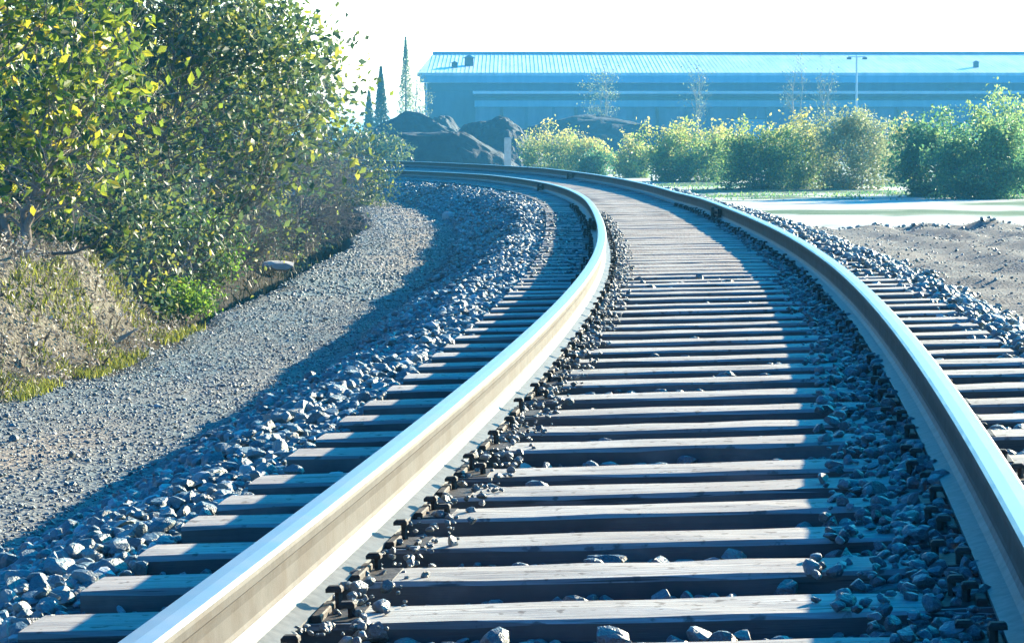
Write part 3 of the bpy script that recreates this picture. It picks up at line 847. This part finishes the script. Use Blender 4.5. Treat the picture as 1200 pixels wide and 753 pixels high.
s_ = q.uniform(9, 18.5, n); t_ = -q.uniform(4.05, 4.8, n); P = place(s_, t_); k = vnoise(P[:, 0], P[:, 1], 1.7) > -.15
blades('verge_grass', P[k, 0], P[k, 1], .03, .10, .005, GRS, 'short mossy green grass along the foot of the left bank', 'grass', 7)
WEED = m_leaf('dark_weed_blades', [(0.0, (0.015, 0.03, 0.025)), (0.8, (0.04, 0.055, 0.03)), (1.0, (0.16, 0.14, 0.08))], .2)
n = 9000
s_ = q.uniform(20, 60, n); t_ = -q.uniform(4.3, 8, n); P = place(s_, t_)
blades('ditch_weeds', P[:, 0], P[:, 1], .04, .20, .006, WEED, 'dark weeds in the shaded ditch beneath the bushes', 'weeds', 8)
n = 9000
X_ = q.uniform(6, 36, n); Y_ = q.uniform(84, 118, n)
k = vnoise(X_, Y_, .16) + .6 * vnoise(X_, Y_, .5) > -.05
blades('lot_grass', X_[k], Y_[k], .03, .12, .03, LF_TEAL, 'patchy green grass between the pale lot and the shrubs', 'grass', 9)
# dead leaves and broken scrub matted over the bank
n = 46000
s_ = q.uniform(9, 23, n); t_ = -q.uniform(4.15, 7.5, n); P = place(s_, t_)
k = (P[:, 1] < 20.5) & (P[:, 0] < -1.6); P = P[k]
P[:, 2] = ground(P[:, 0], P[:, 1]) + q.random(len(P)) ** 2 * (.05 + .13 * np.clip(vnoise(P[:, 0], P[:, 1], 2.5) + .4, 0, 1))
SCR = m_leaf('dead_leaf_scrub', [(0.0, (0.05, 0.045, 0.035)), (0.45, (0.16, 0.14, 0.115)), (0.8, (0.38, 0.34, 0.29)), (0.93, (0.50, 0.46, 0.41)), (1.0, (0.22, 0.27, 0.06))], .2)
tag(leaf_mesh('dead_scrub', P, q.uniform(.018, .055, len(P)), SCR, None, q.random(len(P)), slim=.45), 'matted grey-tan dead leaves and scrub covering the left bank', 'scrub', kind='stuff')
# a broken trunk leaning on the bank edge
mb = MB(); mb.tube([(-3.95, 18.5, .12), (-3.75, 18.4, .16), (-3.6, 18.4, .145), (-3.42, 18.35, .17), (-3.25, 18.3, .18), (-3.12, 18.3, .23), (-3.02, 18.3, .30)], [.022, .019, .017, .014, .012, .008, .004], 6)
o = mb.build('fallen_branch', M_BARK); tag(o, 'dark fallen branch lying across the top of the dry grass bank', 'branch')

# ---------------------------------------------------------------- shrubs beyond the pale lot
def top_h(Y, py, bz): return zrow(py, Y) - bz
SH = [ # px, Y, top row, half width px, material, label, tint shift, leaf count
 (648, 150, 152, 34, LF_SHR, 'leftmost yellow-green shrub right of the dirt piles, seen above the far rail', .30, 2600),
 (690, 148, 161, 25, LF_SHR, 'yellow and orange shrub, second from the left in the shrub row', .34, 1900),
 (697, 136, 179, 15, LF_TEAL, 'small round dark green bush low in front of the orange shrub', -.1, 900),
 (742, 140, 163, 24, LF_SHR, 'pale yellow shrub standing alone left of the long shrub row', .30, 1800),
 (800, 124, 146, 46, LF_SHR, 'broad shrub with yellow top and dark base, left end of the long row', .18, 4600),
 (848, 128, 152, 26, LF_SHR, 'golden-topped shrub squeezed behind two broader ones', .36, 2000),
 (890, 103, 150, 38, LF_SHR, 'shrub with dark green foot at the pale lot edge, left of the bare one', .10, 4200),
 (938, 106, 144, 30, LF_SHR, 'yellowing shrub between the dark-footed one and the tall twiggy one', .22, 3000),
 (1000, 104, 134, 44, LF_PALE, 'tall pale twiggy shrub in the middle of the right-hand row', .35, 4200),
 (1051, 122, 146, 21, LF_SHR, 'small bright yellow shrub seen in the gap before the dark green ones', .38, 1500),
 (1096, 89, 138, 42, LF_TEAL, 'dense dark green shrub, left one of the big pair at the right', .0, 5200),
 (1150, 86, 136, 50, LF_TEAL, 'large green shrub at the right, nearest of the whole row', .16, 6500),
 (1195, 96, 117, 46, LF_TEAL, 'tallest shrub, rising behind the others at the right edge', .26, 5200),
]
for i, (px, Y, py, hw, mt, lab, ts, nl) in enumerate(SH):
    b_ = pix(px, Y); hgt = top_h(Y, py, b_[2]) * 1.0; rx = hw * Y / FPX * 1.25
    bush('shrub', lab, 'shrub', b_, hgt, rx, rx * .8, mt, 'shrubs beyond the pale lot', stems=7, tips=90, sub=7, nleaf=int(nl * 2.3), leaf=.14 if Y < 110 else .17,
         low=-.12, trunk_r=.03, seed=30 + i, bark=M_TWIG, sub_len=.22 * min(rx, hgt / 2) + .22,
         tintf=(lambda ts: lambda P, t, B, c: t * .75 + ts + .35 * (P[:, 2] - c[2]) / 2.0)(ts), spread=.3)  # leaf tint rises with height: sunlit top and shaded foot painted in

# ---------------------------------------------------------------- earth piles, post
def m_pile():
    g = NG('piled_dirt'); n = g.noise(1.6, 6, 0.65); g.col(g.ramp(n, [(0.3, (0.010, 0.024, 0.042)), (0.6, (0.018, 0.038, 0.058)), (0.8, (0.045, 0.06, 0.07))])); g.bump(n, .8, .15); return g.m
M_PILE = m_pile()
def pile(px, Y, py_top, hw_px, ry, label, seed, flat=0.0, name='dirt_pile', skew=0.0, mat=None):
    X, Y, z = pix(px, Y); z -= .15
    H = zrow(py_top, Y) - z; rx = hw_px * 1.5 * Y / FPX
    n = 60; u = np.linspace(-1.25, 1.25, n * 2); v = np.linspace(-1.25, 1.25, n)
    U, Vv = np.meshgrid(u, v)
    rr = np.sqrt((np.abs(U - skew * (1 - np.abs(U)) * .5)) ** 2 + Vv ** 2)
    h = np.clip(1.08 - rr, 0, 1 - flat) / (1 - flat) if flat else np.clip(1.18 - np.sqrt(rr ** 2 + .10) * 1.03, 0, 1)
    q0 = vnoise(U * 2.3 + seed * 7, Vv * 3, 1.0) * .10 + vnoise(U * 6 + seed * 3, Vv * 6, 1.0) * .035 + vnoise(U * 16, Vv * 16 + seed, 1.0) * .03
    h = h + q0 * (h > 0.02) * (1 - .4 * (h > .95)); h = np.maximum(h, -.02)
    Pn = np.stack([U * rx, Vv * ry, h * H], -1).reshape(-1, 3)
    i = np.arange(2 * n * n).reshape(n, 2 * n)
    F = np.stack([i[:-1, :-1], i[:-1, 1:], i[1:, 1:], i[1:, :-1]], -1).reshape(-1, 4)
    o = mesh_np(name, Pn, F, mat or M_PILE); o.location = (X, Y, z)
    return tag(o, label, 'dirt pile', 'dirt piles behind the far rails')
pile(478, 190, 129, 76, 5, 'rounded dark dirt pile, leftmost of the heaps behind the far rails', 1)
pile(520, 215, 128, 36, 5, 'small middle dirt pile with a pale right flank', 2)
pile(572, 185, 124, 50, 5, 'peaked dark dirt pile to the right of the middle one', 3, skew=.3)
pile(490, 158, 157, 80, 3.6, 'long low flat-topped earth bank in front of the dirt piles', 4, flat=.45)
pile(700, 235, 131, 140, 9, 'broadest dirt pile, in front of the long shed wall behind the yellow shrubs', 5)
pile(625, 200, 148, 50, 5, 'dirt pile sloping down to the right behind the stub post', 6)
X, Y, Z = pix(595, 142)
pr = empty('stub_post', (X, Y, Z)); tag(pr, 'short pale stub post at the right end of the low earth bank', 'post')
hp = zrow(161, Y) - Z
mb = MB(); mb.box(-.20, .20, -.2, .2, 0, hp, None, .05); mb.build('shaft', M_CONC, pr)
mb = MB(); mb.box(-.42, .5, -.35, .3, -.02, .28, None, .08); mb.build('footing', M_CONC, pr)

# ---------------------------------------------------------------- the long industrial shed
def m_metal(name, c1, c2, ribs=2.2, rough=.5, metal=0.0):
    g = NG(name); o = g.g.outputs['Position']
    n = g.noise(1.0, 4, .6, None, (.9, .1, .25)); n2 = g.noise(.25, 4)
    c = g.ramp(g.math('ADD', g.math('MULTIPLY', n, .7), g.math('MULTIPLY', n2, .3)), [(.38, c1), (.62, c2)])
    g.col(c); g.b.inputs['Roughness'].default_value = rough; g.b.inputs['Metallic'].default_value = metal
    return g.m
M_ROOF = m_metal('pale_blue_roof_sheet', (.44, .54, .58), (.66, .72, .74), rough=.45)
M_FASC = m_metal('blue_fascia_sheet', (.12, .34, .46), (.18, .42, .54))
M_UPW = m_metal('dark_blue_wall_sheet', (.02, .10, .16), (.04, .14, .21))
M_LOW = m_metal('blue_grey_wall_sheet', (.05, .13, .21), (.11, .20, .29))
M_WHT = m_metal('white_trim', (.62, .66, .68), (.74, .76, .77))
M_BAND = m_metal('light_blue_band', (.12, .34, .46), (.20, .42, .52))
M_DARKT = m_metal('dark_trim', (.03, .05, .07), (.06, .09, .12))
BY = 300.0
sc_ = BY / FPX
def bx(px): return (px - 600) * sc_
root = empty('industrial_shed', (bx(500), BY, -.95)); tag(root, 'very long low blue industrial shed with pale roof across the whole background', 'shed')
inv = Vector(root.location)
def bp(name, mat, boxes, parent=None):
    m_ = MB()
    T = Matrix.Translation(-inv)
    for b_ in boxes: m_.box(*b_, T)
    return m_.build(name, mat, parent or root)
xl, xr = bx(497), bx(497) + 190
def zr(py, Y=BY): return zrow(py, Y)
yR = BY + 22
# roof: ridge to eave facing the camera, back slope, left hip
ze = zr(86); zt = zr(64, yR)
mr = MB()
vs = [(xl - .8, BY, ze), (xr, BY, ze), (xr, yR, zt), (xl + .4, yR, zt), (xl - .8, BY + 44, ze), (xr, BY + 44, ze)]
vs2 = [(a, b, c - .35) for a, b, c in vs]
mr.add([Vector(v_) - inv for v_ in vs + vs2], [(0, 1, 2, 3), (3, 2, 5, 4), (0, 3, 4), (6, 9, 8, 7), (9, 10, 11, 8), (6, 10, 9), (0, 6, 7, 1), (4, 5, 11, 10), (0, 4, 10, 6), (1, 7, 8, 2), (2, 8, 11, 5)])
roof = mr.build('roof', M_ROOF, root)
rb = MB(); x = xl + .5
while x < xr - 1:
    a = Vector((x, BY + .05, ze + .02)) - inv; b = Vector((x, yR - .05, zt + .02)) - inv
    w = Vector((.04, 0, 0)); h_ = Vector((0, 0, .012))
    rb.add([a - w, a + w, b + w, b - w, a - w + h_, a + w + h_, b + w + h_, b - w + h_], [(0, 1, 5, 4), (1, 2, 6, 5), (3, 0, 4, 7), (4, 5, 6, 7)]); x += .5
rb.build('roof_rib', M_ROOF, roof)['kind'] = 'stuff'
bp('ridge_cap', M_BAND, [(xl + .4, xr, yR - .5, yR + .5, zt + .01, zt + .28)])
bp('fascia', M_FASC, [(xl - .5, xr, BY + .05, BY + .5, zr(97.5), ze - .36)])
bp('upper_wall', M_UPW, [(xl, xr, BY + .6, BY + 43, zr(107), zr(97.6))])
# lean-to in front
ly0 = BY - 5; lx = bx(555)
bp('lean_to_roof', M_WHT, [(lx, xr, ly0, BY + .55, zr(110.5, ly0), zr(107.2, ly0))])
bp('gutter', M_DARKT, [(lx + .1, xr, ly0 - .25, ly0 - .02, zr(114, ly0), zr(111, ly0))])
bp('upper_lean_wall', M_UPW, [(lx + .2, xr, ly0 + .4, BY + .5, zr(118, ly0), zr(110.6, ly0))])
bp('band', M_BAND, [(lx + .2, xr, ly0 + .2, BY + .45, zr(125.5, ly0), zr(118.1, ly0))])
bp('lower_wall', M_LOW, [(lx + .3, xr, ly0 + .5, BY + .4, -1.1, zr(125.6, ly0))])
bp('end_wall', M_UPW, [(xl + .1, lx + .28, BY + .7, BY + 43, -1.1, zr(107.1))])
for k in range(44):
    x = lx + 3 + k * 3.15 + rnd.uniform(-.4, .4)
    bp('wall_pier', M_UPW if k % 3 else M_DARKT, [(x, x + .35, ly0 + .3, ly0 + .55, -1.1, zr(125.7, ly0))])
for k in range(7):
    x = lx + 12 + k * 19
    d = bp('loading_door', M_FASC if k % 2 else M_UPW, [(x, x + 4.2, ly0 + .38, ly0 + .6, -1.05, zr(140, ly0))])
    bp('door_frame', M_DARKT, [(x - .2, x, ly0 + .34, ly0 + .6, -1.05, zr(139, ly0)), (x + 4.2, x + 4.4, ly0 + .34, ly0 + .6, -1.05, zr(139, ly0)), (x, x + 4.2, ly0 + .34, ly0 + .6, zr(140, ly0), zr(139, ly0))], d)
bp('downpipe', M_WHT, [(bx(499.5), bx(501), BY + .0, BY + .5, -1.1, zr(97))])
# ventilators on the roof slope
def vent(px, py, w, h_):
    f_ = (86 - py) / 22.0; Y = BY + 22 * f_; X = (px - 600) * Y / FPX; z = ze + (zt - ze) * f_
    m_ = MB(); T = Matrix.Translation(-inv)
    m_.box(X - w / 2, X + w / 2, Y - w / 2, Y + w / 2, z - .3, z + h_, T)
    m_.add([Vector(p) - inv for p in [(X - w * .7, Y - w * .7, z + h_ + .01), (X + w * .7, Y - w * .7, z + h_ + .01), (X + w * .7, Y + w * .7, z + h_ + .01), (X - w * .7, Y + w * .7, z + h_ + .01), (X, Y, z + h_ + w * .4)]], [(0, 1, 4), (1, 2, 4), (2, 3, 4), (3, 0, 4), (3, 2, 1, 0)])
    return m_.build('roof_vent', M_DARKT, root)
vent(533, 80, .7, .5); vent(550, 78, 1.1, .9); vent(1141, 80, .6, .6)
bp('roof_unit', M_UPW, [(bx(1108), bx(1133), ly0 + .1, BY + 1, zr(110, ly0) + .05, zr(103, ly0))])

# lamp mast before the shed
X, Y, Z = (1002 - 600) * 285 / FPX, 285, -.95
lm = empty('lamp_mast', (X, Y, Z)); tag(lm, 'slim pale lamp mast in front of the shed above the twiggy shrub', 'lamp mast')
mb = MB(); mb.tube([(0, 0, 0), (0, 0, zrow(66, Y) - Z)], [.16, .10], 8); mb.build('pole', M_WHT, lm)
mb = MB(); zt_ = zrow(67, Y) - Z; mb.box(-1.0, 1.0, -.06, .06, zt_ - .1, zt_); mb.build('cross_arm', M_WHT, lm)
for sx in (-.9, .9):
    mb = MB(); mb.box(sx - .25, sx + .25, -.25, .15, zt_ - .35, zt_ - .11, None, .05); mb.build('lamp_head', M_DARKT, lm)

# bare pale trees in front of the shed
BT = [(705, 278, 66, 130, 26, 'pale bare tree before the shed, above the broadest dirt pile', 700), (816, 280, 66, 130, 20, 'thin bare tree in front of the shed, above the yellow-topped broad shrub', 200),
      (931, 282, 68, 130, 19, 'bare tree left of a similar one in front of the shed, near the lamp mast', 200), (968, 284, 68, 130, 17, 'bare tree just left of the lamp mast', 200),
      (880, 350, 30, 120, 20, 'faint bare treetop rising above the shed roof', 0)]
for i, (px, Y, py, pb, hw, lab, nl) in enumerate(BT):
    X = (px - 600) * Y / FPX; H = zrow(py, Y) + .95; rx = hw * Y / FPX
    bush('bare_tree', lab, 'tree', (X, Y, -.95), H, rx, rx * .8, LF_PALE, 'bare trees by the shed', stems=4, tips=45, sub=6, nleaf=nl, leaf=.22, low=.35, trunk_r=.11,
         seed=60 + i, bark=M_PALE, sub_len=.9)
# conifers and pale tree at the left end
def conifer(px, Y, py, hw, label, mat, seed, dens=1.0):
    X = (px - 600) * Y / FPX; H = zrow(py, Y) + .95; rx = hw * Y / FPX
    q = np.random.default_rng(seed)
    rt = empty('conifer', (X, Y, -.95)); tag(rt, label, 'tree', 'trees at the left end of the shed')
    m_ = MB(); m_.tube([(0, 0, -.1), (0, 0, H * .5), (0, 0, H)], [.18, .10, .02], 6); m_.build('trunk', M_BARK, rt)
    n = int(4200 * dens); h = q.random(n) ** .8; lay = np.abs(((h * 14) % 1) - .3)
    r_ = rx * (1 - h) ** .85 * (1 - .45 * lay) * q.random(n) ** .35; a = q.uniform(0, 6.283, n)
    P = np.stack([np.cos(a) * r_, np.sin(a) * r_, .08 * H + h * H * .93 - r_ * .25], -1)
    leaf_mesh('crown', P, q.uniform(.2, .4, n), mat, rt, q.random(n), slim=.35)
conifer(447, 230, 80, 17, 'dark pointed conifer left of the shed', LF_CON, 3)
conifer(433, 240, 108, 13, 'small dark conifer beside the pointed one, nearly hidden by the leaves', LF_CON, 4, .7)
conifer(476, 260, 46, 17, 'slender pale spire-shaped tree at the left end of the shed', LF_PALE, 5, .6)
bush('bare_tree', 'pale sparse tree standing against the left end of the shed', 'tree', ((489 - 600) * 275 / FPX, 275, -.95), zrow(78, 275) + .95, 1.7, 1.3, LF_PALE, 'trees at the left end of the shed',
     stems=4, tips=70, sub=7, nleaf=1600, leaf=.2, low=.1, trunk_r=.1, seed=77, bark=M_PALE, sub_len=.8)

# ---------------------------------------------------------------- haze
def haze():
    mb = MB(); mb.box(-2600, 2600, -40, 3600, -3.2, 24)
    m = bpy.data.materials.new('haze_air'); m.use_nodes = True; t = m.node_tree
    for n in list(t.nodes): t.nodes.remove(n)
    o = t.nodes.new('ShaderNodeOutputMaterial'); v = t.nodes.new('ShaderNodeVolumePrincipled')
    v.inputs['Color'].default_value = (0.13, 0.60, 0.98, 1); v.inputs['Density'].default_value = 0.00075
    t.links.new(v.outputs[0], o.inputs['Volume'])
    h = mb.build('haze', m)
    tag(h, 'thin blue autumn haze over the far shed and piles', 'haze', kind='stuff')
haze()
